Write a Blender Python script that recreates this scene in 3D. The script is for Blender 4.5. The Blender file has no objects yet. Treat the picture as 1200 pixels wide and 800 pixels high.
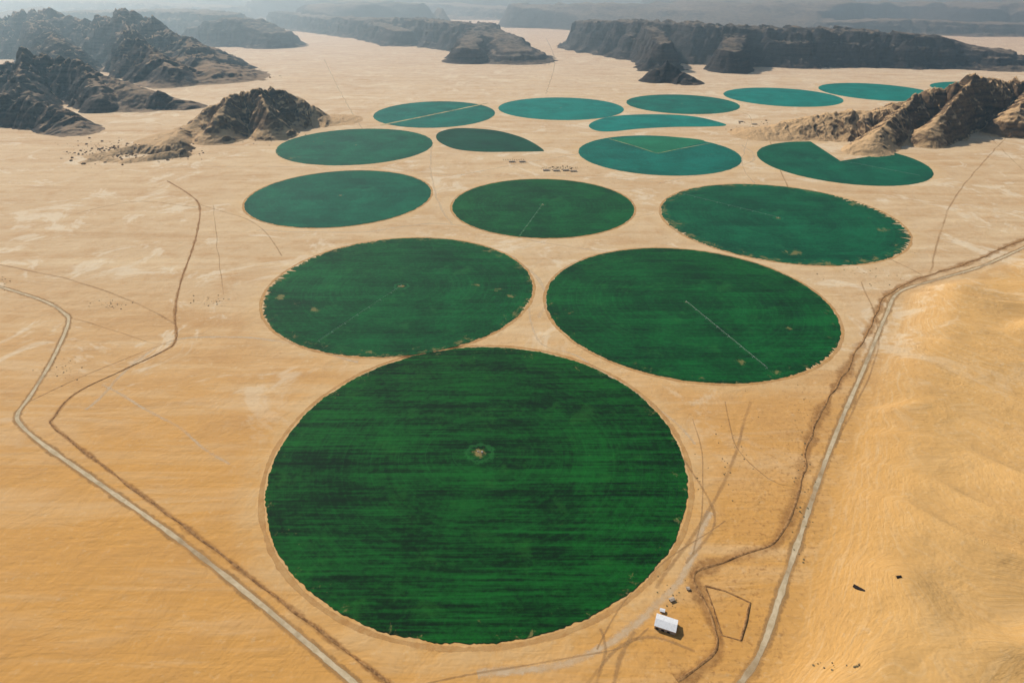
import bpy, bmesh, math, random
import numpy as np
from mathutils import Vector, noise, Matrix
random.seed(7); rng=np.random.default_rng(7)
S=bpy.context.scene
S.view_settings.view_transform='Standard'; S.view_settings.look='None'; S.view_settings.exposure=0
# ---------------- survey: photo point -> ground metres -----------------
H=800.0; F=729.0; TH=math.atan(427/729.0); HY=-27.0
cT,sT=math.cos(TH),math.sin(TH)
def G(px,py):
    s=py-HY; q=H*F/(s*cT*cT)
    return ((px-600)*q*cT/F, q-H*math.tan(TH))
def TOP(px,pytop,pyg):
    Y=G(px,pyg)[1]; u=px-600; v=pytop-400
    t=Y/(F*cT-v*sT); return (u*t, Y, H+t*(-F*sT-v*cT))
# ---------------- helpers -----------------
def link(o): bpy.context.collection.objects.link(o); return o
def mesh_obj(name,verts,faces,mat=None,smooth=True,loc=None):
    me=bpy.data.meshes.new(name); me.from_pydata([tuple(map(float,v)) for v in verts],[],faces); me.update()
    if smooth: me.polygons.foreach_set('use_smooth',[True]*len(me.polygons))
    o=bpy.data.objects.new(name,me); link(o)
    if mat: me.materials.append(mat)
    if loc: o.location=loc
    return o
def grid_mesh(name,X,Y,Z,mat,attrs={}):
    ny,nx=X.shape
    co=np.stack([X,Y,Z],-1).reshape(-1,3).astype(np.float32)
    idx=np.arange(nx*ny).reshape(ny,nx)
    f=np.stack([idx[:-1,:-1],idx[:-1,1:],idx[1:,1:],idx[1:,:-1]],-1).reshape(-1,4)
    me=bpy.data.meshes.new(name); me.vertices.add(len(co)); me.vertices.foreach_set('co',co.ravel())
    me.loops.add(f.size); me.loops.foreach_set('vertex_index',f.ravel().astype(np.int32))
    me.polygons.add(len(f)); me.polygons.foreach_set('loop_start',np.arange(0,f.size,4,dtype=np.int32))
    me.update(calc_edges=True); me.validate()
    me.polygons.foreach_set('use_smooth',np.ones(len(me.polygons),dtype=bool))
    for k,a in attrs.items():
        at=me.attributes.new(k,'FLOAT','POINT'); at.data.foreach_set('value',a.ravel().astype(np.float32))
    me.materials.append(mat); o=bpy.data.objects.new(name,me); return link(o)
def smooth_line(P,step=15.0,closed=False):
    P=[np.array(p,float) for p in P]; n=len(P); out=[]
    rngi=range(n) if closed else range(n-1)
    for i in rngi:
        if closed: p0,p1,p2,p3=P[i-1],P[i],P[(i+1)%n],P[(i+2)%n]
        else: p0=P[max(i-1,0)];p1=P[i];p2=P[i+1];p3=P[min(i+2,n-1)]
        k=max(2,int(np.linalg.norm(p2-p1)/step))
        for j in range(k):
            t=j/k
            out.append(0.5*((2*p1)+(-p0+p2)*t+(2*p0-5*p1+4*p2-p3)*t*t+(-p0+3*p1-3*p2+p3)*t**3))
    if not closed: out.append(P[-1])
    return np.array(out)
# ---------------- node helper -----------------
class NT:
    def __init__(s,name):
        s.m=bpy.data.materials.new(name); s.m.use_nodes=True; s.t=s.m.node_tree; s.t.nodes.clear()
        s.out=s.n('ShaderNodeOutputMaterial')
    def n(s,typ,**k):
        x=s.t.nodes.new(typ)
        for a,b in k.items(): setattr(x,a,b)
        return x
    def L(s,a,b): s.t.links.new(a,b)
    def set(s,sock,v):
        if hasattr(v,'is_linked') or isinstance(v,bpy.types.NodeSocket): s.L(v,sock)
        else: sock.default_value=v
    def math(s,op,a,b=0.0,c=None,clamp=False):
        x=s.n('ShaderNodeMath',operation=op); x.use_clamp=clamp
        s.set(x.inputs[0],a); s.set(x.inputs[1],b)
        if c is not None: s.set(x.inputs[2],c)
        return x.outputs[0]
    def ramp(s,v,a,b,lo=0.0,hi=1.0):
        x=s.n('ShaderNodeMapRange',interpolation_type='SMOOTHSTEP'); s.set(x.inputs[0],v)
        x.inputs[1].default_value=a;x.inputs[2].default_value=b;x.inputs[3].default_value=lo;x.inputs[4].default_value=hi
        return x.outputs[0]
    def mix(s,f,a,b,mode='MIX'):
        x=s.n('ShaderNodeMix',data_type='RGBA',blend_type=mode); s.set(x.inputs[0],f)
        for k,v in ((6,a),(7,b)):
            if isinstance(v,tuple): x.inputs[k].default_value=(*v,1) if len(v)==3 else v
            else: s.L(v,x.inputs[k])
        return x.outputs[2]
    def coord(s,rot=0,scale=(1,1,1),loc=(0,0,0),src='Object'):
        tc=s.n('ShaderNodeTexCoord'); mp=s.n('ShaderNodeMapping'); s.L(tc.outputs[src],mp.inputs[0])
        mp.inputs[1].default_value=loc; mp.inputs[2].default_value=(0,0,rot); mp.inputs[3].default_value=scale
        return mp.outputs[0]
    def noise(s,vec,scale,detail=4,rough=.55,dist=0.0):
        x=s.n('ShaderNodeTexNoise'); s.L(vec,x.inputs['Vector']); x.inputs['Scale'].default_value=scale
        x.inputs['Detail'].default_value=detail;x.inputs['Roughness'].default_value=rough;x.inputs['Distortion'].default_value=dist
        return x.outputs[0]
    def attr(s,name):
        x=s.n('ShaderNodeAttribute',attribute_name=name); return x.outputs['Fac']
    def bump(s,h,dist,strength=1.0):
        x=s.n('ShaderNodeBump'); s.L(h,x.inputs['Height']); x.inputs['Distance'].default_value=dist; x.inputs['Strength'].default_value=strength
        return x.outputs[0]
    def bsdf(s,col,rough=.95,nrm=None,alpha=None,metal=0.0):
        b=s.n('ShaderNodeBsdfPrincipled')
        if isinstance(col,tuple): b.inputs['Base Color'].default_value=(*col,1)
        else: s.L(col,b.inputs['Base Color'])
        b.inputs['Roughness'].default_value=rough; b.inputs['Metallic'].default_value=metal
        b.inputs['Specular IOR Level'].default_value=.1
        if nrm is not None: s.L(nrm,b.inputs['Normal'])
        if alpha is not None: s.L(alpha,b.inputs['Alpha'])
        s.L(b.outputs[0],s.out.inputs[0]); return s.m
def srgb(r,g,b):
    f=lambda c:(c/255/12.92) if c/255<=.04045 else ((c/255+.055)/1.055)**2.4
    return (f(r),f(g),f(b))

# ---------------- fields data -----------------
def circ(xl,xr,yt,yb):
    q=lambda y:H*F/((y-HY)*cT*cT)
    q1,q2=q(yt),q(yb); q0=(q1+q2)/2; Ry=(q1-q2)/2
    a1=math.atan((xl-600)*cT/F); a2=math.atan((xr-600)*cT/F)
    am=(a1+a2)/2; d=q0/math.cos(am); Rx=d*math.sin((a2-a1)/2)
    return (q0*math.tan(am), q0-H*math.tan(TH), Rx, Ry)
C1=circ(312,805,407,754);C2=circ(308,624,279,418);C3=circ(640,984,291,449)
C4=circ(287,505,200,267);C5=circ(530,743,210,279);C6=circ(775,1065,216,311)
C7=circ(323,507,151,194);C8=circ(678,869,159,206);C9=circ(888,1091,166,218)
C11=circ(438,580,119,150);C12=circ(584,731,114.5,141);C14=circ(734,867,111,134)
C15=circ(848,988,103,125.5);C16=circ(960,1098,97.5,119);C17=circ(1090,1240,96,116)
ALLC=[C1,C2,C3,C4,C5,C6,C7,C8,C9,C11,C12,C14,C15,C16,C17]

# ---------------- roads -----------------
road_l=[G(*p) for p in [(-60,318),(0,336),(50,352),(74,366),(80,378),(62,420),(36,463),(21,484),(24,497),(50,520),(110,562),(200,625),(300,703),(415,800),(520,890)]]
ditch_l=[G(*p) for p in [(196,212),(222,228),(234,243),(229,280),(212,330),(205,365),(206,398),(190,412),(150,431),(90,460),(64,488),(64,500),(120,545),(230,627),(340,712),(455,800),(560,880)]]
road_r=[G(*p) for p in [(1260,262),(1200,290),(1150,312),(1100,327),(1054,342),(1038,370),(1013,430),(987,490),(962,555),(937,630),(915,695),(893,760),(868,800),(810,880)]]
ditch_r=[G(*p) for p in [(1260,255),(1200,280),(1140,306),(1080,326),(1040,345),(1022,380),(990,436),(958,492),(942,545),(928,598),(908,636),(870,650),(828,664),(813,677),(822,700),(838,735),(842,760),(820,785),(795,800)]]
RL=smooth_line(road_l,20);RR=smooth_line(road_r,20)
# ---------------- ground -----------------
def axis(lo,hi,d,far0,far1,g=1.06):
    a=list(np.arange(lo,hi,d)); x=a[-1];s=d
    while x<far1: s*=g; x+=s; a.append(x)
    x=a[0];s=d;b=[]
    while x>far0: s*=g; x-=s; b.append(x)
    return np.array(b[::-1]+a)
ax=axis(-1500,1900,10,-90000,90000); ay=axis(150,3300,10,-30000,95000)
GX,GY=np.meshgrid(ax,ay)
o=np.argsort(RR[:,1]); rrx=np.interp(GY,RR[o,1],RR[o,0],left=RR[o][0,0],right=RR[o][-1,0]+0)
sd=GX-rrx
dm=np.clip((sd-30)/170,0,1); dm=dm*dm*(3-2*dm)*np.clip((2600-GY)/900,0,1)
Zg=np.zeros_like(GX); flat=Zg.ravel(); gx=GX.ravel(); gy=GY.ravel(); m=np.where(dm.ravel()>0.001)[0]
m=m[(gx[m]<3000)&(gy[m]>-800)]
dmr=dm.ravel()
for i in m:
    x,y=gx[i],gy[i]
    w=noise.noise(Vector((x/420,y/420,3)))*260+noise.noise(Vector((x/170,y/170,8)))*50
    ph=((y*0.92+x*0.30+w)/140.0)%1.0
    c=(ph/0.74 if ph<0.74 else (1-ph)/0.26); c=c**1.3 if ph<.74 else c*c*(3-2*c)
    amp=3+30*max(0,noise.noise(Vector((x/300,y/300,20)))+.28)
    big=noise.noise(Vector((x/600,y/600,30)))+.4
    flat[i]=dmr[i]*(c*amp+max(0,big)*40+1.6*noise.noise(Vector((x/55,y/35,70))))
Zg=flat.reshape(GX.shape)
near=np.full(GX.shape,9.0)
for (cx,cy,rx,ry) in ALLC:
    d=np.abs(np.sqrt(((GX-cx)/rx)**2+((GY-cy)/ry)**2)-1)*rx
    near=np.minimum(near,np.maximum(d,0)/40.0)
dist=np.clip(1.6-near,0,1)
inner=np.clip((sd+260)/200,0,1)*(sd<35)*np.clip((1500-GY)/500,0,1)*(GY>0)
side=np.clip((sd+40)/260,0,1)
def groundmat():
    m=NT('desert_sand')
    c=m.coord()
    tc=m.n('ShaderNodeTexCoord'); sx=m.n('ShaderNodeSeparateXYZ'); m.L(tc.outputs['Object'],sx.inputs[0])
    y=sx.outputs[1]
    n1=m.noise(c,.0016,4,.55,.6); n2=m.noise(c,.012,4,.7,.3); n3=m.noise(c,.11,3,.65)
    st=m.noise(m.coord(.5,(.0016,.010,1)),1.0,4,.62,.6)
    st2=m.noise(m.coord(-.9,(.0018,.015,1),(50,20,0)),1.0,4,.65,.5)
    yy=m.math('ADD',y,m.math('MULTIPLY',m.math('SUBTRACT',n1,.5),900))
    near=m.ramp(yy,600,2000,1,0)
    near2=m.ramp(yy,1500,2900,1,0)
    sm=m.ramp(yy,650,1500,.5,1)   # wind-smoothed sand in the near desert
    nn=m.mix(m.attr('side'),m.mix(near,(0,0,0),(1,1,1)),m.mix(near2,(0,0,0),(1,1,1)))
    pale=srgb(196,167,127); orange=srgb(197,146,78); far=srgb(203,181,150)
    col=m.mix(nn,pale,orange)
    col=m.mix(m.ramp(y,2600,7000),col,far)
    def lay(f,k,colr):
        return m.mix(m.math('MULTIPLY',m.math('MULTIPLY',f,k),sm),col,colr)
    col=lay(m.ramp(n2,.45,.7),.45,srgb(176,133,84))
    col=lay(m.ramp(st,.5,.66),.45,srgb(212,186,146))
    col=lay(m.ramp(st,.47,.33),.35,srgb(176,132,82))
    col=lay(m.ramp(st2,.52,.64),.30,srgb(212,186,144))
    col=lay(m.ramp(st2,.46,.34),.30,srgb(170,130,84))
    blot=m.noise(c,.0035,5,.72,1.2); col=m.mix(m.math('MULTIPLY',m.ramp(blot,.53,.62),m.ramp(y,700,1500,0,.6)),col,srgb(216,199,168))
    col=m.mix(m.math('MULTIPLY',m.attr('disturbed'),m.ramp(n2,.35,.62,.1,.5)),col,srgb(204,172,124))
    g=m.ramp(n3,.52,.68); col=m.mix(m.math('MULTIPLY',m.math('MULTIPLY',g,m.attr('inner')),.65),col,srgb(150,106,60))
    col=m.mix(m.math('MULTIPLY',m.attr('side'),m.math('MULTIPLY',near2,.6)),col,srgb(204,164,104))
    speck=m.noise(c,.06,4,.8); col=lay(m.ramp(speck,.56,.70,0,.5),.9,srgb(150,112,70))
    col=lay(m.ramp(speck,.44,.32,0,.4),.9,srgb(218,195,156))
    rp=m.noise(m.coord(.35,(.012,.09,1)),1.0,2,.5,.6)
    h=m.math('ADD',m.math('MULTIPLY',n2,6.0),m.math('MULTIPLY',rp,1.4))
    return m.bsdf(col,.95,m.bump(h,1.0,.7))
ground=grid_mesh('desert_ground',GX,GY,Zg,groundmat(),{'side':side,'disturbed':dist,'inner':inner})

# ---------------- crop fields -----------------
def cropmat(dark,light,R,ang=.2,seed=0,bare=0.0,streak=.5,center=10.,spots=()):
    m=NT('crop_green'); loc=(seed*37.,seed*11.,0)
    c=m.coord(0,(1,1,1),loc)
    tc=m.n('ShaderNodeTexCoord'); ln=m.n('ShaderNodeVectorMath',operation='LENGTH'); m.L(tc.outputs['Object'],ln.inputs[0]); r=ln.outputs['Value']
    nb=m.noise(c,.006,4,.6,.4); nf=m.noise(c,.09,4,.8)
    st=m.noise(m.coord(ang,(.005,.14,1),loc),1.0,4,.75,.1)
    st2=m.noise(m.coord(ang+.05,(.0014,.024,1),loc),1.0,4,.65,.2)
    cx=m.n('ShaderNodeCombineXYZ'); m.L(m.math('MULTIPLY',r,.11),cx.inputs[0]); m.L(m.math('MULTIPLY',nb,1.2),cx.inputs[1])
    rg=m.noise(cx.outputs[0],1.0,4,.75)
    f=m.math('ADD',m.math('MULTIPLY',nb,.75),m.math('MULTIPLY',st,streak*1.7))
    f=m.math('ADD',f,m.math('MULTIPLY',st2,streak*1.2)); f=m.math('ADD',f,m.math('MULTIPLY',rg,.38)); f=m.math('ADD',f,m.math('MULTIPLY',nf,.7))
    mean=.5*(.75+2.9*streak+.38+.7)
    fac=m.ramp(f,mean-.28,mean+.34)
    col=m.mix(fac,dark,light)
    thin=m.noise(m.coord(0,(1,1,1),(loc[0]+900,loc[1],0)),.011,5,.75,.3)
    col=m.mix(m.ramp(thin,.54,.70,0,.35),col,tuple(a*1.25+b for a,b in zip(light,(.014,.008,.002))))
    wv=m.ramp(m.math('ABSOLUTE',m.math('SINE',m.math('MULTIPLY',r,math.pi/52))),0,.08,1,0)
    inn=m.ramp(r,R*.15,R*.5,.8,.4)
    wv=m.math('MULTIPLY',m.math('MULTIPLY',wv,m.ramp(nb,.36,.56,.15,1)),inn)
    col=m.mix(m.math('MULTIPLY',wv,.38),col,tuple(x*1.6+.012 for x in light))
    e=m.ramp(r,R*.86,R*1.0,0,1); nn=m.noise(c,.022,5,.8,.6)
    thr=m.math('ADD',nn,m.math('MULTIPLY',e,.17*bare)); sl=srgb(120,112,66)
    sp=m.noise(c,.05,4,.85)
    for (sx_,sy_,rr) in spots:
        dv=m.n('ShaderNodeVectorMath',operation='DISTANCE'); m.L(tc.outputs['Object'],dv.inputs[0]); dv.inputs[1].default_value=(sx_,sy_,.9)
        k=m.ramp(dv.outputs['Value'],0,rr,.20,0); thr=m.math('ADD',thr,m.math('MULTIPLY',k,m.math('MULTIPLY',sp,2)))
    col=m.mix(m.ramp(thr,.68,.78,0,.75),col,sl)
    cen=m.math('ADD',r,m.math('MULTIPLY',m.math('SUBTRACT',m.noise(c,.12,4,.7),.5),center*3))
    col=m.mix(m.ramp(cen,center*.4,center*1.3,.85,0),col,srgb(140,120,74))
    ring=m.ramp(m.math('ABSOLUTE',m.math('SUBTRACT',cen,center*2.2)),center*.15,center*.6,.45,0)
    col=m.mix(ring,col,tuple(x*1.4+.016 for x in light))
    return m.bsdf(col,.85,m.bump(nf,1.2,.7))
def trackmat(name,col,col2,strength=1.0,scale=.05,prof=(.28,.48)):
    m=NT(name); tc=m.n('ShaderNodeTexCoord'); sx=m.n('ShaderNodeSeparateXYZ'); m.L(tc.outputs['UV'],sx.inputs[0])
    v=m.math('ABSOLUTE',m.math('SUBTRACT',sx.outputs[1],.5))
    c=m.coord(); n=m.noise(c,scale,4,.75,.3); n2=m.noise(c,.008,3,.6)
    a=m.ramp(m.math('ADD',v,m.math('MULTIPLY',m.math('SUBTRACT',n,.5),.6)),prof[0],prof[1],1,0)
    a=m.math('MULTIPLY',a,m.ramp(n2,.3,.6,strength*.35,strength))
    return m.bsdf(m.mix(m.ramp(n,.35,.65),col,col2),.95,None,a)
def ribbon(name,pts,w,mat,z=.15,closed=False,jit=.15,step=12,sm=True,bermh=0.,wander=0.):
    P=smooth_line(pts,step,closed) if sm else np.array(pts,float)
    n=len(P)
    if wander:
        for i in range(n):
            P[i,0]+=wander*noise.noise(Vector((i*.11,w,z))); P[i,1]+=wander*noise.noise(Vector((i*.11,w,z+9)))
    T=np.zeros_like(P)
    T[1:-1]=P[2:]-P[:-2]; T[0]=P[1]-P[0]; T[-1]=P[-1]-P[-2]
    if closed: T[0]=P[1]-P[-1]; T[-1]=P[0]-P[-2]
    T/=np.linalg.norm(T,axis=1)[:,None]+1e-9; N=np.stack([-T[:,1],T[:,0]],1)
    prof=[(-.5,0),(-.2,1),(.0,.75),(.2,.85),(.5,0)] if bermh else [(-.5,0),(.5,0)]
    V=[];Fc=[];k=len(prof);L=0;us=[]
    for i in range(n):
        ww=w*(1+jit*2*noise.noise(Vector((P[i,0]/40,P[i,1]/40,5))))
        if i: L+=np.linalg.norm(P[i]-P[i-1])
        for a,hh in prof:
            q=P[i]+N[i]*a*ww
            hz=bermh*hh*(.55+.9*abs(noise.noise(Vector((q[0]/14,q[1]/14,2)))))
            V.append((q[0],q[1],z+hz)); us.append((L/100,a+.5))
    for i in range(n if closed else n-1):
        j=(i+1)%n
        for b in range(k-1): Fc.append((i*k+b,j*k+b,j*k+b+1,i*k+b+1))
    ob=mesh_obj(name,V,Fc,mat)
    uv=ob.data.uv_layers.new(name='UVMap')
    for l in ob.data.loops: uv.data[l.index].uv=us[l.vertex_index]
    return ob
def field(outline,c,mat,name='crop_field',h=.9):
    pts=[(x-c[0],y-c[1]) for x,y in outline]; n=len(pts)
    V=[(x,y,h) for x,y in pts]+[(x,y,-.4) for x,y in pts]
    Fc=[tuple(range(n))]+[(i,i+n,(i+1)%n+n,(i+1)%n) for i in range(n)]
    ar=sum(pts[i][0]*pts[(i+1)%n][1]-pts[(i+1)%n][0]*pts[i][1] for i in range(n))
    if ar<0: Fc=[tuple(reversed(f)) for f in Fc]
    return mesh_obj(name,V,Fc,mat,False,(c[0],c[1],0))
def outline(c,rag=2.5,notch=None,bites=(),seed=0,n=720):
    out=[]
    for i in range(n):
        a=2*math.pi*i/n
        r=1+ (rag*noise.noise(Vector((math.cos(a)*14+seed,math.sin(a)*14,seed)))+rag*.8*noise.noise(Vector((math.cos(a)*60+seed,math.sin(a)*60,seed))))/c[2]
        for (a0,wd,dp) in bites:
            d=abs((a-a0+math.pi)%(2*math.pi)-math.pi)
            if d<wd: r-=dp/c[2]*max(0,noise.noise(Vector((a*34,seed,1)))+.6*noise.noise(Vector((a*110,seed,1)))+.1)*1.8*(1-d/wd)**.5
        if notch:
            a0,a1=notch
            if (a-a0)%(2*math.pi)<(a1-a0)%(2*math.pi):
                if not out or out[-1]!=(c[0],c[1]): out.append((c[0],c[1]))
                continue
        out.append((c[0]+c[2]*r*math.cos(a),c[1]+c[3]*r*math.sin(a)))
    return out
def ang(c,p): 
    g=G(*p); return math.atan2(g[1]-c[1],g[0]-c[0])
def spots(c,L):
    out=[]
    for (px,py,rr) in L:
        g=G(px,py); out.append((g[0]-c[0],g[1]-c[1],rr))
    return out
g1=(srgb(0,30,7),srgb(14,88,27)); g2=(srgb(0,44,18),srgb(10,92,42)); g3=(srgb(0,60,42),srgb(8,100,68)); g4=(srgb(0,74,60),srgb(4,112,92)); g5=(srgb(0,92,80),srgb(4,126,110))  # farther greens go teal: crop variation plus haze put into the colour
track_rim=trackmat('packed_sand',srgb(184,138,82),srgb(200,160,104),.8)
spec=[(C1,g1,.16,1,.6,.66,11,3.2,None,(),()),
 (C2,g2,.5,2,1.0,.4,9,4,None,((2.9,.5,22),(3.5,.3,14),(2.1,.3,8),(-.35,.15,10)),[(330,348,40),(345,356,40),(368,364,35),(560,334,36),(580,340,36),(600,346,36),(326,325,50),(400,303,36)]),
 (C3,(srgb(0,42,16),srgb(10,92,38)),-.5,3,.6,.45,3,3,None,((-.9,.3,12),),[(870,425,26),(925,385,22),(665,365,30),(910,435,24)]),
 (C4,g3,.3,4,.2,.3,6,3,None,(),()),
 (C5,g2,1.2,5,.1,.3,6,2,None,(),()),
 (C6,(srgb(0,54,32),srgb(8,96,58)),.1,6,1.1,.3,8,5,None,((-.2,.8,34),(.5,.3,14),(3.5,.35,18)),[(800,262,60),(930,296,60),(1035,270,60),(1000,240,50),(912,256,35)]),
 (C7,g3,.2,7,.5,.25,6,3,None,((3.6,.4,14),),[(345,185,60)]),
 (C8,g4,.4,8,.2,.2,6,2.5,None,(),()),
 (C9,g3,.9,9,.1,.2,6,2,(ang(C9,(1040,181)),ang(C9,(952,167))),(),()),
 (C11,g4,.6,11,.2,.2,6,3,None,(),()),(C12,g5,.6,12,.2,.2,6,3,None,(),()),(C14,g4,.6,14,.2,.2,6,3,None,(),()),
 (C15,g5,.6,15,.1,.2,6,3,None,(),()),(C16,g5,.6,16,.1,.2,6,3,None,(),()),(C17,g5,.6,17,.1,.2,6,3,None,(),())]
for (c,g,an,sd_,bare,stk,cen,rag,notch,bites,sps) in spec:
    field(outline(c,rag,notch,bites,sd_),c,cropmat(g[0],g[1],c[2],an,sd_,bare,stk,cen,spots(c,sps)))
    if sd_<=6:
        k=8 if sd_==1 else 5
        pts=[(c[0]+(c[2]+k)*math.cos(a),c[1]+(c[3]+k)*math.sin(a)) for a in np.linspace(0,2*math.pi,200,endpoint=False)]
        ribbon('field_perimeter_track',pts,11,track_rim,.12,True,.25,sm=False)
def polyfield(px,g,seed,h=.9):
    P=smooth_line([G(*p) for p in px],20,True); c=P.mean(0)
    return field([tuple(p) for p in P],c,cropmat(g[0],g[1],500,.3,seed,.2,.25,1),h=h)
polyfield([(511,161),(515,155),(530,151),(550,150.5),(580,153),(605,159),(622,166),(637,176),(632,177.5),(600,178),(565,178),(535,175),(517,168)],(srgb(0,50,32),srgb(4,78,54)),31)
polyfield([(690,148),(697,142),(715,137),(745,134.5),(785,134.5),(815,137),(838,142),(851,147),(830,148.5),(790,149),(750,151),(720,154),(700,153.5)],g5,32)
lane=trackmat('lane_sand',srgb(170,156,108),srgb(190,172,126),1.0)
ribbon('farm_lane',[G(446,147),G(505,135),G(572,121)],26,lane,1.0)
lane2=trackmat('worn_lane',srgb(130,136,90),srgb(160,152,106),1.0)
polyfield([(718,163.5),(745,161.5),(775,160.6),(805,162),(826,166),(800,173),(771,180),(745,171.5)],(srgb(14,92,62),srgb(28,116,80)),33,1.0)
ribbon('farm_lane',[G(714,163),G(742,171),G(770,180)],9,lane2,1.05)
ribbon('farm_lane',[G(770,180),G(800,174),G(832,168)],9,lane2,1.1)

# ---------------- tracks -----------------
road=trackmat('dirt_road_surface',srgb(176,155,120),srgb(200,181,147),1.2)
ribbon('desert_road',road_l,9,road,.22); ribbon('desert_road',road_r,10,road,.22)
edge=trackmat('road_shoulder',srgb(156,122,78),srgb(174,138,92),.6)
ribbon('road_shoulder',road_l,20,edge,.16);ribbon('road_shoulder',road_r,22,edge,.16)
def soil(name,a,b,s=.12):
    m=NT(name);c=m.coord();n=m.noise(c,s,4,.75,.3); return m.bsdf(m.mix(m.ramp(n,.35,.65),a,b),.95,m.bump(n,1.5,.8))
berm=soil('dug_earth',srgb(112,80,48),srgb(170,128,80))
ribbon('drainage_bank',ditch_l,3.8,berm,-.1,bermh=1.7,jit=.4,step=6,wander=3)
ribbon('drainage_bank',ditch_r,4.6,berm,-.1,bermh=1.8,jit=.5,step=6,wander=7)
ds=trackmat('churned_sand',srgb(146,104,60),srgb(184,140,86),.6,.09,(.1,.5))
ribbon('churned_track',ditch_l,12,ds,.10,jit=.4); ribbon('churned_track',ditch_r,28,ds,.09,jit=.6)
faint=trackmat('wheel_tracks',srgb(160,124,80),srgb(180,145,100),.45,.09,(.1,.5))
pale=trackmat('pale_wheel_tracks',srgb(216,198,166),srgb(206,182,144),.55,.09,(.1,.5))
for i,l in enumerate([[(82,372),(130,386),(180,402),(205,403)],[(36,470),(100,440),(160,415),(190,404)],
  [(880,470),(868,510),(850,560),(826,605),(800,645),(770,690)],[(812,490),(824,540),(822,600),(812,650)],[(790,520),(838,600),(805,660)],
  [(0,310),(90,330),(170,360),(205,380)],[(250,240),(256,300),(262,345)],[(236,240),(300,262),(330,300)],[(90,250),(160,236),(230,243)],
  [(700,760),(735,700),(790,650),(850,610)],[(690,800),(730,755),(770,745),(815,760)],[(900,160),(930,230),(1000,280),(1080,322)],[(500,800),(610,780),(720,760),(760,735)],
  [(1010,330),(1030,400),(980,520)],[(1180,160),(1120,230),(1090,320)],[(1150,150),(1200,200),(1260,240)],[(700,800),(712,760),(706,735)],[(720,800),(728,770),(745,740)],[(850,470),(862,520),(900,560),(930,570)]]):
    ribbon('wheel_track',[G(*p) for p in l],4+2.5*(i%3),faint,.11+.003*i,wander=5)
for i,l in enumerate([[(120,450),(190,490),(270,545)],[(100,480),(200,400),(330,400),(420,425)],[(560,790),(680,770),(790,690),(830,600)],[(620,360),(632,400),(680,420),(760,470),(815,520)],
   [(300,270),(420,272),(520,262),(640,285),(760,300)],[(540,205),(620,190),(680,180)],[(200,196),(420,196),(530,205),(650,206),(780,214)],[(506,170),(505,200),(515,240),(530,262)],[(870,170),(880,190),(770,215)],
   [(640,270),(700,262),(768,250)],[(430,160),(400,110),(380,70)],[(640,110),(650,70),(640,45)],[(885,215),(870,190),(880,140),(860,128)],[(1000,550),(985,600),(960,680),(930,800)],[(600,300),(640,340),(632,372)]]):
    ribbon('wheel_track',[G(*p) for p in l],9+4*(i%3),pale,.07+.002*i,wander=8)

# ---------------- mountains -----------------
def rockmat(name,dark,mid,sand,lo=.62,hi=.86):
    m=NT(name); c=m.coord(); ge=m.n('ShaderNodeNewGeometry'); sx=m.n('ShaderNodeSeparateXYZ'); m.L(ge.outputs['Normal'],sx.inputs[0])
    n=m.noise(c,.012,5,.7,.4); nf=m.noise(c,.06,4,.75)
    stv=m.noise(m.coord(0,(.003,.003,.05)),1.0,4,.6,.3)
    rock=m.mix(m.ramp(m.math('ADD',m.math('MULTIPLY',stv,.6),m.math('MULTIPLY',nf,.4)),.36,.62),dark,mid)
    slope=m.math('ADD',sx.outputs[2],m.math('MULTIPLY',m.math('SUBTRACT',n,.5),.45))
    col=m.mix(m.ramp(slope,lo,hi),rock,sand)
    h=m.math('ADD',m.math('MULTIPLY',n,22.),m.math('MULTIPLY',nf,6.))
    return m.bsdf(col,.95,m.bump(h,1.0,.9))
def prof(p,kind):
    p=np.clip(p,0,1)
    if kind=='mesa':
        return np.interp(p,[0,.12,.30,.36,.5,.56,.8,1],[0,.08,.28,.60,.72,.95,.98,1.0])
    return np.interp(p,[0,.10,.3,.55,.8,1],[0,.06,.30,.60,.84,1.0])
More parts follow.
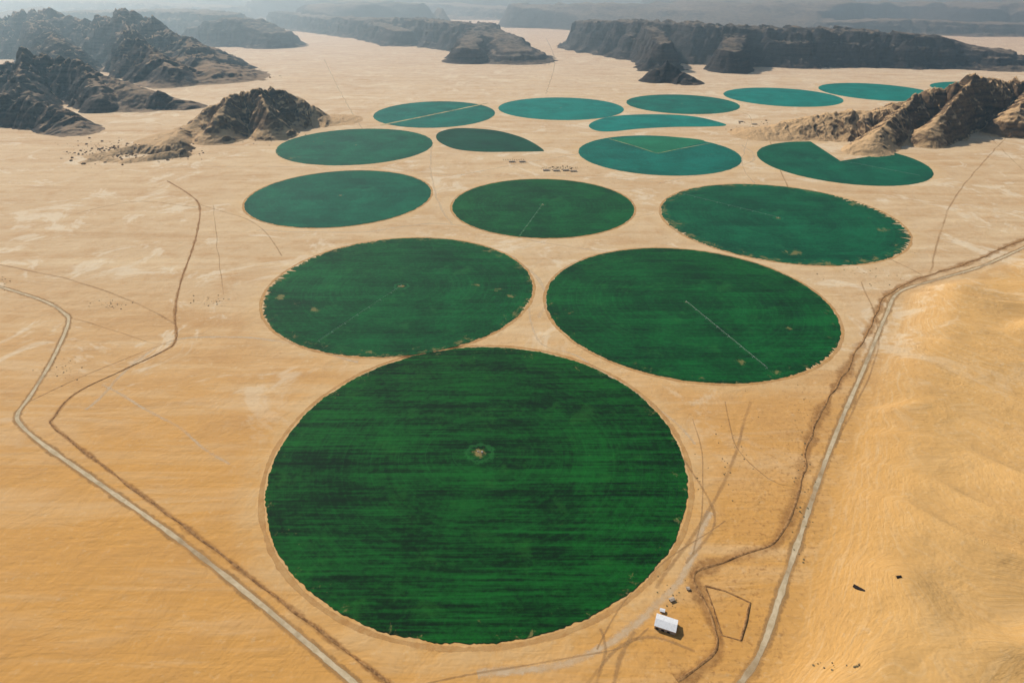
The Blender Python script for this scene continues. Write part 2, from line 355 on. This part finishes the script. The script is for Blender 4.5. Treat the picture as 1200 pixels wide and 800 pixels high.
def mountain(name,ridges,mat,kind='peak',res=13,seed=0,rough=.5,gul=130.):
    R=[]
    for pts,w in ridges:
        P=np.array([TOP(*p) for p in pts]); R.append((P,w))
    lo=np.min([np.min(P[:,:2],0)-w*1.35 for P,w in R],0); hi=np.max([np.max(P[:,:2],0)+w*1.35 for P,w in R],0)
    X,Y=np.meshgrid(np.arange(lo[0],hi[0],res),np.arange(lo[1],hi[1],res))
    Z=np.full(X.shape,-6.0); x=X.ravel();y=Y.ravel(); n=len(x)
    w1=np.empty(n);w2=np.empty(n)
    for i in range(n):
        v=Vector((x[i],y[i],seed*91.))
        w1[i]=noise.fractal(v/620,.9,2.1,5); w2[i]=noise.fractal(v/170,.8,2.1,4)
    for P,w in R:
        best=np.full(n,1e9);h=np.zeros(n);tt=np.zeros(n);L=0
        for a,b in zip(P[:-1],P[1:]):
            d=b[:2]-a[:2]; l=np.linalg.norm(d); t=np.clip(((x-a[0])*d[0]+(y-a[1])*d[1])/l**2,0,1)
            D=np.hypot(x-a[0]-t*d[0],y-a[1]-t*d[1]); mk=D<best
            best[mk]=D[mk]; h[mk]=(a[2]+(b[2]-a[2])*t)[mk]; tt[mk]=(L+t*l)[mk]; L+=l
        act=np.where(best<w*1.7)[0]; z=np.full(n,-6.0)
        g=np.zeros(n)
        for i in act:
            g[i]=noise.ridged_multi_fractal(Vector((tt[i]/gul/1.6+w2[i]*.5+best[i]/w*.2+w1[i]*.6,best[i]/gul/5.0,seed+3.)),.9,2.1,5,1.0,2.0)
        g=np.clip(g/2.2,0,1.3)
        dd=best+w*(.20*w1+.12*w2)+ (g-.5)*-w*.30
        p=1-dd/w
        hh=h*prof(p,kind)
        pc=np.clip(p,0,1)
        mod=1+rough*((g-.5)*.6+w2*.25)*np.clip(pc*4,0,1)*(1-(.5*pc if kind=='peak' else .75*pc))
        z[act]=(hh*mod)[act]-3*(p[act]<=0.02)-1
        Z=np.maximum(Z,z.reshape(X.shape))
    return grid_mesh(name,X,Y,Z,mat)
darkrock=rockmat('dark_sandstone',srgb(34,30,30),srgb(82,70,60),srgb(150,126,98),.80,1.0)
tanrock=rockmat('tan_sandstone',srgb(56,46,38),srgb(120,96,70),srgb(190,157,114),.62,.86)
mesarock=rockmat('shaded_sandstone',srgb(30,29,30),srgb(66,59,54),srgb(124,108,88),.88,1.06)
mountain('sandstone_mountain',[([(-120,16,60),(-20,24,62),(40,16,64),(95,26,68),(140,18,72),(180,26,76),(222,48,80),(252,78,91)],480),
   ([(140,18,72),(160,46,88),(200,78,98)],310),([(40,16,64),(70,52,84)],340)],darkrock,'peak',13,1,1.2)
mountain('sandstone_mountain',[([(-90,86,118),(-10,82,116),(28,60,112),(58,66,112),(90,72,114),(124,90,118),(165,107,124)],275),
   ([(28,60,112),(20,98,128)],200),([(90,72,114),(118,104,127)],180)],darkrock,'peak',9,2,1.2,90)
mountain('rocky_hill',[([(-60,120,146),(0,110,143),(30,115,144),(62,124,148),(92,143,153)],150)],darkrock,'peak',6,3,1.0,60)
mountain('rocky_hill',[([(160,122,128),(185,107,126),(218,118,126)],125)],darkrock,'peak',7,4,.8,60)
mountain('sandstone_mountain',[([(232,32,50),(262,22,52),(292,23,52),(322,38,54)],430)],mesarock,'mesa',16,5,.8)
mountain('sandstone_mountain',[([(100,13,36),(200,12,38),(255,15,40)],900)],mesarock,'mesa',30,15,.6)
mountain('sandstone_mountain',[([(330,14,30),(380,20,36),(430,22,42),(480,22,46),(520,25,52),(560,30,58),(592,46,66),(604,58,70)],470),
   ([(560,30,58),(548,54,72)],280),([(430,22,42),(470,36,52)],340)],mesarock,'mesa',17,6,.9,150)
mountain('sandstone_mesa',[([(698,25,56),(760,26,65),(820,29,69),(870,31,72),(930,33,73),(1000,36,73),(1060,40,75),(1110,45,75),(1158,58,77)],490),
   ([(760,26,65),(778,52,81)],260),([(870,31,72),(855,58,83)],220)],mesarock,'mesa',14,7,.9,140)
mountain('rocky_hill',[([(770,80,95),(782,71,95),(804,86,97)],165)],mesarock,'peak',9,8,.6,60)
# layered ranges behind
mountain('distant_range',[([(-120,2,22),(60,0,21),(180,3,22),(250,8,23)],1150)],mesarock,'mesa',48,21,.7,320)
mountain('distant_range',[([(370,6,19),(450,3,18),(540,5,19),(600,10,21)],1200)],mesarock,'mesa',52,22,.7,320)
mountain('distant_range',[([(700,14,29),(760,11,27),(850,12,28),(930,16,30)],850)],mesarock,'mesa',42,23,.7,260)
mountain('distant_range',[([(980,25,38),(1060,22,38),(1140,27,40),(1290,27,40)],620)],mesarock,'mesa',32,24,.7,220)
mountain('rocky_hill',[([(200,158,162),(222,146,158),(248,126,153),(275,111,150),(300,105,148),(325,108,146),(355,118,143),(388,137,141)],200),
    ([(275,111,150),(252,140,163)],145),([(300,105,148),(316,135,159)],135),([(222,146,158),(200,162,170)],85)],tanrock,'peak',5,9,1.25,55)
mountain('rocky_outcrop',[([(110,180,183),(140,174,179),(160,170,177),(185,171,178),(212,165,175)],65),([(98,188,190),(118,181,186),(135,187,189)],40),([(150,186,189),(180,181,186),(214,175,182)],46)],tanrock,'peak',4,10,1.4,25)
mountain('rocky_hill',[([(898,149,157),(935,137,156),(985,131,156),(1030,130,155),(1072,114,152),(1100,105,148),(1140,94,145),(1170,98,144),(1220,92,140),(1300,90,138)],215),
    ([(1140,94,145),(1112,126,161),(1090,149,168)],130),([(1072,114,152),(1040,144,167),(1018,166,177)],125),([(1220,92,140),(1190,130,157)],150)],tanrock,'peak',5,11,1.2,60)
def far_range():
    X,Y=np.meshgrid(np.arange(-26000,26001,95),np.arange(11500,40001,110)); x=X.ravel();y=Y.ravel();Z=np.empty(len(x))
    for i in range(len(x)):
        v=Vector((x[i]/5200,y[i]/2600,4.4))
        a=noise.fractal(v,.9,2.1,6)+ .06
        r=noise.ridged_multi_fractal(Vector((x[i]/900,y[i]/900,2)),.9,2.1,4,1,2)
        Z[i]=-10+max(0,min(1,(a-.05)/.12))*(270+90*r*.6)+ (20*r if a>.05 else 0)
    e=np.clip((Y-11500)/1500,0,1)
    return grid_mesh('distant_mountains',X,Y,Z.reshape(X.shape)*e-4,mesarock)
far_range()

# ---------------- small shapes -----------------
def box(bm,cx,cy,cz,sx,sy,sz,rot=0):
    r=bmesh.ops.create_cube(bm,size=1); vs=r['verts']
    bmesh.ops.scale(bm,vec=(sx,sy,sz),verts=vs); bmesh.ops.rotate(bm,cent=(0,0,0),matrix=Matrix.Rotation(rot,3,'Z'),verts=vs)
    bmesh.ops.translate(bm,vec=(cx,cy,cz),verts=vs); return vs
def rod(bm,a,b,r,seg=6):
    a=Vector(a);b=Vector(b);d=b-a
    x=bmesh.ops.create_cone(bm,cap_ends=True,segments=seg,radius1=r,radius2=r,depth=d.length)
    q=d.to_track_quat('Z','Y').to_matrix(); bmesh.ops.rotate(bm,cent=(0,0,0),matrix=q,verts=x['verts']); bmesh.ops.translate(bm,vec=(a+b)/2,verts=x['verts'])
def bmobj(name,bm,mat,parent=None,loc=None,rz=0):
    me=bpy.data.meshes.new(name); bm.to_mesh(me); bm.free(); me.materials.append(mat); ob=link(bpy.data.objects.new(name,me))
    if parent: ob.parent=parent
    if loc: ob.location=loc
    ob.rotation_euler[2]=rz
    return ob
def plain(name,c,rough=.6,metal=0,var=.2):
    m=NT(name); n=m.noise(m.coord(),.6,4,.7); return m.bsdf(m.mix(m.ramp(n,.3,.7),tuple(x*(1-var) for x in c),c),rough,None,None,metal)
galv=plain('galvanised_steel',(.45,.46,.45),.5,.2)
white=plain('white_sheet_metal',(.72,.72,.70),.5); wallm=plain('plaster_wall',(.42,.34,.25),.9); darkm=plain('dark_opening',(.03,.027,.025)); dcloth=plain('goat_hair_cloth',(.035,.028,.024),.95)
swath=trackmat('worn_crop_track',srgb(50,110,60),srgb(76,124,76),.75,.2,(.15,.5))
def pivot(c,px_end,center=None,w=4):
    cx,cy=center or (c[0],c[1]); ex,ey=G(*px_end); L=math.hypot(ex-cx,ey-cy); a=math.atan2(ey-cy,ex-cx)
    bm=bmesh.new(); span=52; n=max(1,int(L/span))
    rod(bm,(0,0,0),(0,0,5),.3); 
    for sx,sy in ((-2,-2),(2,-2),(-2,2),(2,2)): rod(bm,(sx,sy,0),(0,0,4.2),.12)
    for i in range(n):
        x0=i*span;x1=x0+span
        rod(bm,(x0,0,4),(x1,0,4),.12)
        m=7
        for j in range(m):
            xa=x0+span*j/m; xb=x0+span*(j+1)/m; sa=math.sin(math.pi*j/m)*1.3; sb=math.sin(math.pi*(j+1)/m)*1.3
            for s in (-1,1):
                rod(bm,(xa,s*.9,3.7-sa),(xb,s*.9,3.7-sb),.03,4); rod(bm,(xa,s*.9,3.7-sa),(xa,0,4),.03,4)
        for s in (-1,1):
            rod(bm,(x1,s*2.1,.7),(x1,0,4),.09)
            w_=bmesh.ops.create_cone(bm,cap_ends=True,segments=12,radius1=.7,radius2=.7,depth=.4); bmesh.ops.rotate(bm,cent=(0,0,0),matrix=Matrix.Rotation(math.pi/2,3,'Y'),verts=w_['verts']); bmesh.ops.translate(bm,vec=(x1,s*2.1,.7),verts=w_['verts'])
        rod(bm,(x1,-2.1,.7),(x1,2.1,.7),.1)
    bmobj('center_pivot_irrigator',bm,galv,None,(cx,cy,.9),a)
    ribbon('pivot_service_track',[(cx,cy),((cx+ex)/2,(cy+ey)/2),(ex,ey)],w,swath,1.0)
pivot(C2,(362,408),w=5); pivot(C5,(608,278),w=6); pivot(C9,(1085,208),w=6); pivot(C3,(908,440),w=1.8); pivot(C6,(800,228),w=2.2)
bm=bmesh.new(); rod(bm,(0,0,0),(0,0,5),.3)
for sx,sy in ((-2,-2),(2,-2),(-2,2),(2,2)): rod(bm,(sx,sy,0),(0,0,4.2),.12)
box(bm,5,1,1.4,3,2.4,2.8); box(bm,-3,4,.8,2,1.4,1.6)
bmobj('pivot_pump_station',bm,galv,None,(C1[0],C1[1],.9))

def barn(px,py,L,W,hgt,rz,roofm,name='farm_building'):
    x,y=G(px,py); e=bpy.data.objects.new(name,None); link(e); e.location=(x,y,0); e.rotation_euler[2]=rz
    bm=bmesh.new(); box(bm,0,0,hgt/2-.2,L,W,hgt+.4)
    for s in (-1,1):
        v=[bm.verts.new(p) for p in ((s*L/2,-W/2,hgt),(s*L/2,W/2,hgt),(s*L/2,0,hgt+W*.13))]; bm.faces.new(v)
    bmobj('walls',bm,wallm,e)
    bm=bmesh.new()
    for s in (-1,1):
        o=.8; zt=hgt+W*.13+.25; zb=hgt+.05
        p=[(-L/2-o,0,zt),(L/2+o,0,zt),(L/2+o,s*(W/2+o),zb),(-L/2-o,s*(W/2+o),zb)]
        a=[bm.verts.new(q) for q in p]; b=[bm.verts.new((q[0],q[1],q[2]-.18)) for q in p]
        bm.faces.new(a);bm.faces.new(b[::-1])
        for i in range(4): bm.faces.new((a[i],a[(i+1)%4],b[(i+1)%4],b[i]))
        for k in range(int(L/3)):
            xx=-L/2+3*k+1.5; rod(bm,(xx,0,zt+.03),(xx,s*(W/2+o),zb+.03),.07,4)
    bmobj('roof',bm,roofm,e)
    bm=bmesh.new()
    for k in range(int(L/8)):
        xx=-L/2+4+8*k; box(bm,xx,-W/2-.03,1.9,4.2,.1,3.6)
    box(bm,-L/2-.03,0,1.8,.1,4,3.4)
    bmobj('doors',bm,darkm,e)
    bm=bmesh.new()
    for k in range(int(L/6)): box(bm,-L/2+3+6*k,W/2+.03,hgt-1.6,1.6,.1,1.1)
    bmobj('windows',bm,darkm,e)
    return e
barn(780,733,29,20,7,-.38,white)
barn(787,703,7,5,3,.4,wallm,'farm_shed'); barn(776,716,6,4.5,3,-.3,white,'farm_shed'); barn(806,690,4,4,2.5,0,wallm,'farm_shed')
for px,py,rz in ((600,190,0),(612,190,.1),(640,200,.05),(652,200.5,0),(663,200,.1),(672,201,0),(884,146,0),(868,143,0)):
    barn(px,py,30,12,5,rz,wallm,'farm_building')
def tent(px,py,L,W,rz):
    x,y=G(px,py); e=bpy.data.objects.new('bedouin_tent',None); link(e); e.location=(x,y,0); e.rotation_euler[2]=rz
    bm=bmesh.new(); nx,ny=12,6; vs=[[bm.verts.new((-L/2+L*i/nx,-W/2+W*j/ny,.4+2.6*max(0,math.sin(math.pi*j/ny))**.7-.25*abs(math.sin(math.pi*3*i/nx)))) for j in range(ny+1)] for i in range(nx+1)]
    for i in range(nx):
        for j in range(ny): bm.faces.new((vs[i][j],vs[i+1][j],vs[i+1][j+1],vs[i][j+1]))
    bmobj('cloth',bm,dcloth,e)
    bm=bmesh.new()
    for i in range(0,nx+1,4):
        rod(bm,(-L/2+L*i/nx,0,-1),(-L/2+L*i/nx,0,3.3),.08)
        for s in (-1,1): rod(bm,(-L/2+L*i/nx,s*W/2,.4),(-L/2+L*i/nx,s*(W/2+3),-.5),.04,4)
    bmobj('poles',bm,wallm,e)
    ix=np.argmin(abs(ax-x)); iy=np.argmin(abs(ay-y)); e.location.z=float(Zg[iy,ix])
tent(1004,695,16,7,-.75); tent(1047,688,8,5,.1)
pen=[G(*p) for p in [(826,686),(850,692),(879,706),(874,728),(868,750)]]
ribbon('earth_wall',pen,4,berm,-.1,bermh=2.6,sm=False)
ribbon('earth_wall',[G(*p) for p in [(826,686),(836,712),(846,744),(868,750)]],3,berm,-.1,bermh=1.8,sm=False)

# ---------------- scrub, trees, rocks -----------------
ico=bmesh.new(); bmesh.ops.create_icosphere(ico,subdivisions=2,radius=1); iv=np.array([v.co[:] for v in ico.verts]); ifc=[tuple(v.index for v in f.verts) for f in ico.faces]; ico.free()
def zat(x,y):
    return float(Zg[np.argmin(abs(ay-y)),np.argmin(abs(ax-x))])
def clumps(name,pts,mat,flatz=.7,rag=.45):
    V=[];Fc=[]
    for (x,y,s) in pts:
        b=len(V); z0=zat(x,y); k=random.random()*50
        sc=np.array([s*random.uniform(.7,1.3),s*random.uniform(.7,1.3),s*flatz])
        for v in iv:
            r=1+rag*noise.noise(Vector(v*1.8)+Vector((k,0,0)))+rag*.6*noise.noise(Vector(v*5)+Vector((k,3,0)))
            q=v*r*sc; V.append((x+q[0],y+q[1],z0+q[2]+s*flatz*.3))
        Fc+=[tuple(i+b for i in f) for f in ifc]
    return mesh_obj(name,V,Fc,mat,False)
shrub=soil('dry_scrub',(.12,.10,.05),(.24,.19,.10),.5); rockp=soil('boulder_rock',srgb(84,64,46),srgb(140,108,74),.5); leaf=soil('tree_foliage',(.02,.045,.018),(.06,.10,.04),.6)
def scatter(cx,cy,sx,sy,n,s0,s1):
    out=[]
    for _ in range(n):
        p=G(random.gauss(cx,sx),random.gauss(cy,sy)); out.append((*p,s0+(s1-s0)*random.random()**2.5))
    return out
pts=scatter(968,785,18,5,14,.6,2.4)+scatter(1000,792,3,2,5,1,2.2)+scatter(790,700,10,10,20,.5,1.4)+scatter(128,358,10,3,60,.5,2)+scatter(75,432,12,8,60,.4,1.5)+scatter(245,353,12,4,60,.5,2)+scatter(5,330,8,4,20,.8,2)
pts+=scatter(860,520,25,40,80,.4,1.3)+scatter(1020,320,25,9,50,.6,2)+scatter(940,560,8,60,90,.5,1.7)
clumps('desert_scrub',pts,shrub)
pts=scatter(130,178,24,6,300,1.5,8)+scatter(190,180,22,4,180,1.5,8)+scatter(300,90,14,2,40,3,11)+scatter(650,197,16,1.5,20,2,6)+scatter(900,150,20,4,60,2,7)+scatter(1060,165,30,4,60,1.5,5)+scatter(300,162,40,4,80,1.5,5)
clumps('boulder_field',pts,rockp)
def trees(name,spots):
    V=[];Fc=[]
    bm=bmesh.new()
    for (x,y,h) in spots:
        r=bmesh.ops.create_cone(bm,cap_ends=True,segments=6,radius1=h*.05,radius2=h*.02,depth=h*.6); bmesh.ops.translate(bm,vec=(x,y,h*.3),verts=r['verts'])
    e=bpy.data.objects.new(name,None); link(e)
    bmobj('trunks',bm,rockp,e)
    for (x,y,h) in spots:
        for _ in range(260):
            u=Vector((random.gauss(0,1),random.gauss(0,1),random.gauss(0,1))).normalized()*random.random()**.4
            c=Vector((x,y,h*.66))+Vector((u.x*h*.34,u.y*h*.34,u.z*h*.32)); b=len(V); s=h*.06
            for k in range(3): V.append(tuple(c+Vector((random.uniform(-s,s),random.uniform(-s,s),random.uniform(-s,s)))))
            Fc.append((b,b+1,b+2))
    o=mesh_obj('foliage',V,Fc,leaf,False); o.parent=e
trees('tree_windbreak',[(*G(636+i*2.4+random.uniform(-.6,.6),198+random.uniform(-1,1)),random.uniform(7,12)) for i in range(18)]+[(*G(590+i*2.6,188.5+random.uniform(-.5,.5)),8) for i in range(10)])

# ---------------- haze -----------------
def haze(name,y0,y1,dens,col,ztop,g):
    bm=bmesh.new(); box(bm,0,(y0+y1)/2,ztop/2-100,180000,y1-y0,ztop+200)
    hz=bpy.data.materials.new('dusty_air'); hz.use_nodes=True; t=hz.node_tree; t.nodes.clear()
    o=t.nodes.new('ShaderNodeOutputMaterial'); v=t.nodes.new('ShaderNodeVolumeScatter'); v.inputs['Color'].default_value=(*col,1); v.inputs['Density'].default_value=dens; v.inputs['Anisotropy'].default_value=g
    t.links.new(v.outputs[0],o.inputs['Volume'])
    bmobj(name,bm,hz)
haze('atmospheric_haze',-20000,6000,1.9e-5,(.56,.86,1),1300,.4)
haze('atmospheric_haze',6010,98000,9.0e-5,(.72,.93,1),1000,.5)

# ---------------- light -----------------
el,az=math.radians(38),math.radians(-42)
w=bpy.data.worlds.new('World'); S.world=w; w.use_nodes=True; nt=w.node_tree; bg=nt.nodes['Background']
sk=nt.nodes.new('ShaderNodeTexSky'); sk.sky_type='NISHITA'; sk.sun_disc=False; sk.sun_elevation=el; sk.sun_rotation=az; nt.links.new(sk.outputs[0],bg.inputs[0]); bg.inputs[1].default_value=.09
sd_=bpy.data.lights.new('sun','SUN'); sd_.energy=4.8; sd_.angle=math.radians(.5); sd_.color=(1,.96,.90); so=link(bpy.data.objects.new('sun',sd_))
d=Vector((math.sin(az)*math.cos(el),math.cos(az)*math.cos(el),math.sin(el))); so.rotation_euler=d.to_track_quat('Z','Y').to_euler(); so.location=(0,0,2000)
# ---------------- camera -----------------
cam=bpy.data.cameras.new('camera'); cam.sensor_width=36; cam.lens=36*F/1200; cam.clip_start=1; cam.clip_end=300000
co=link(bpy.data.objects.new('camera',cam)); co.location=(0,0,H); co.rotation_euler=(math.pi/2-TH,0,0); S.camera=co
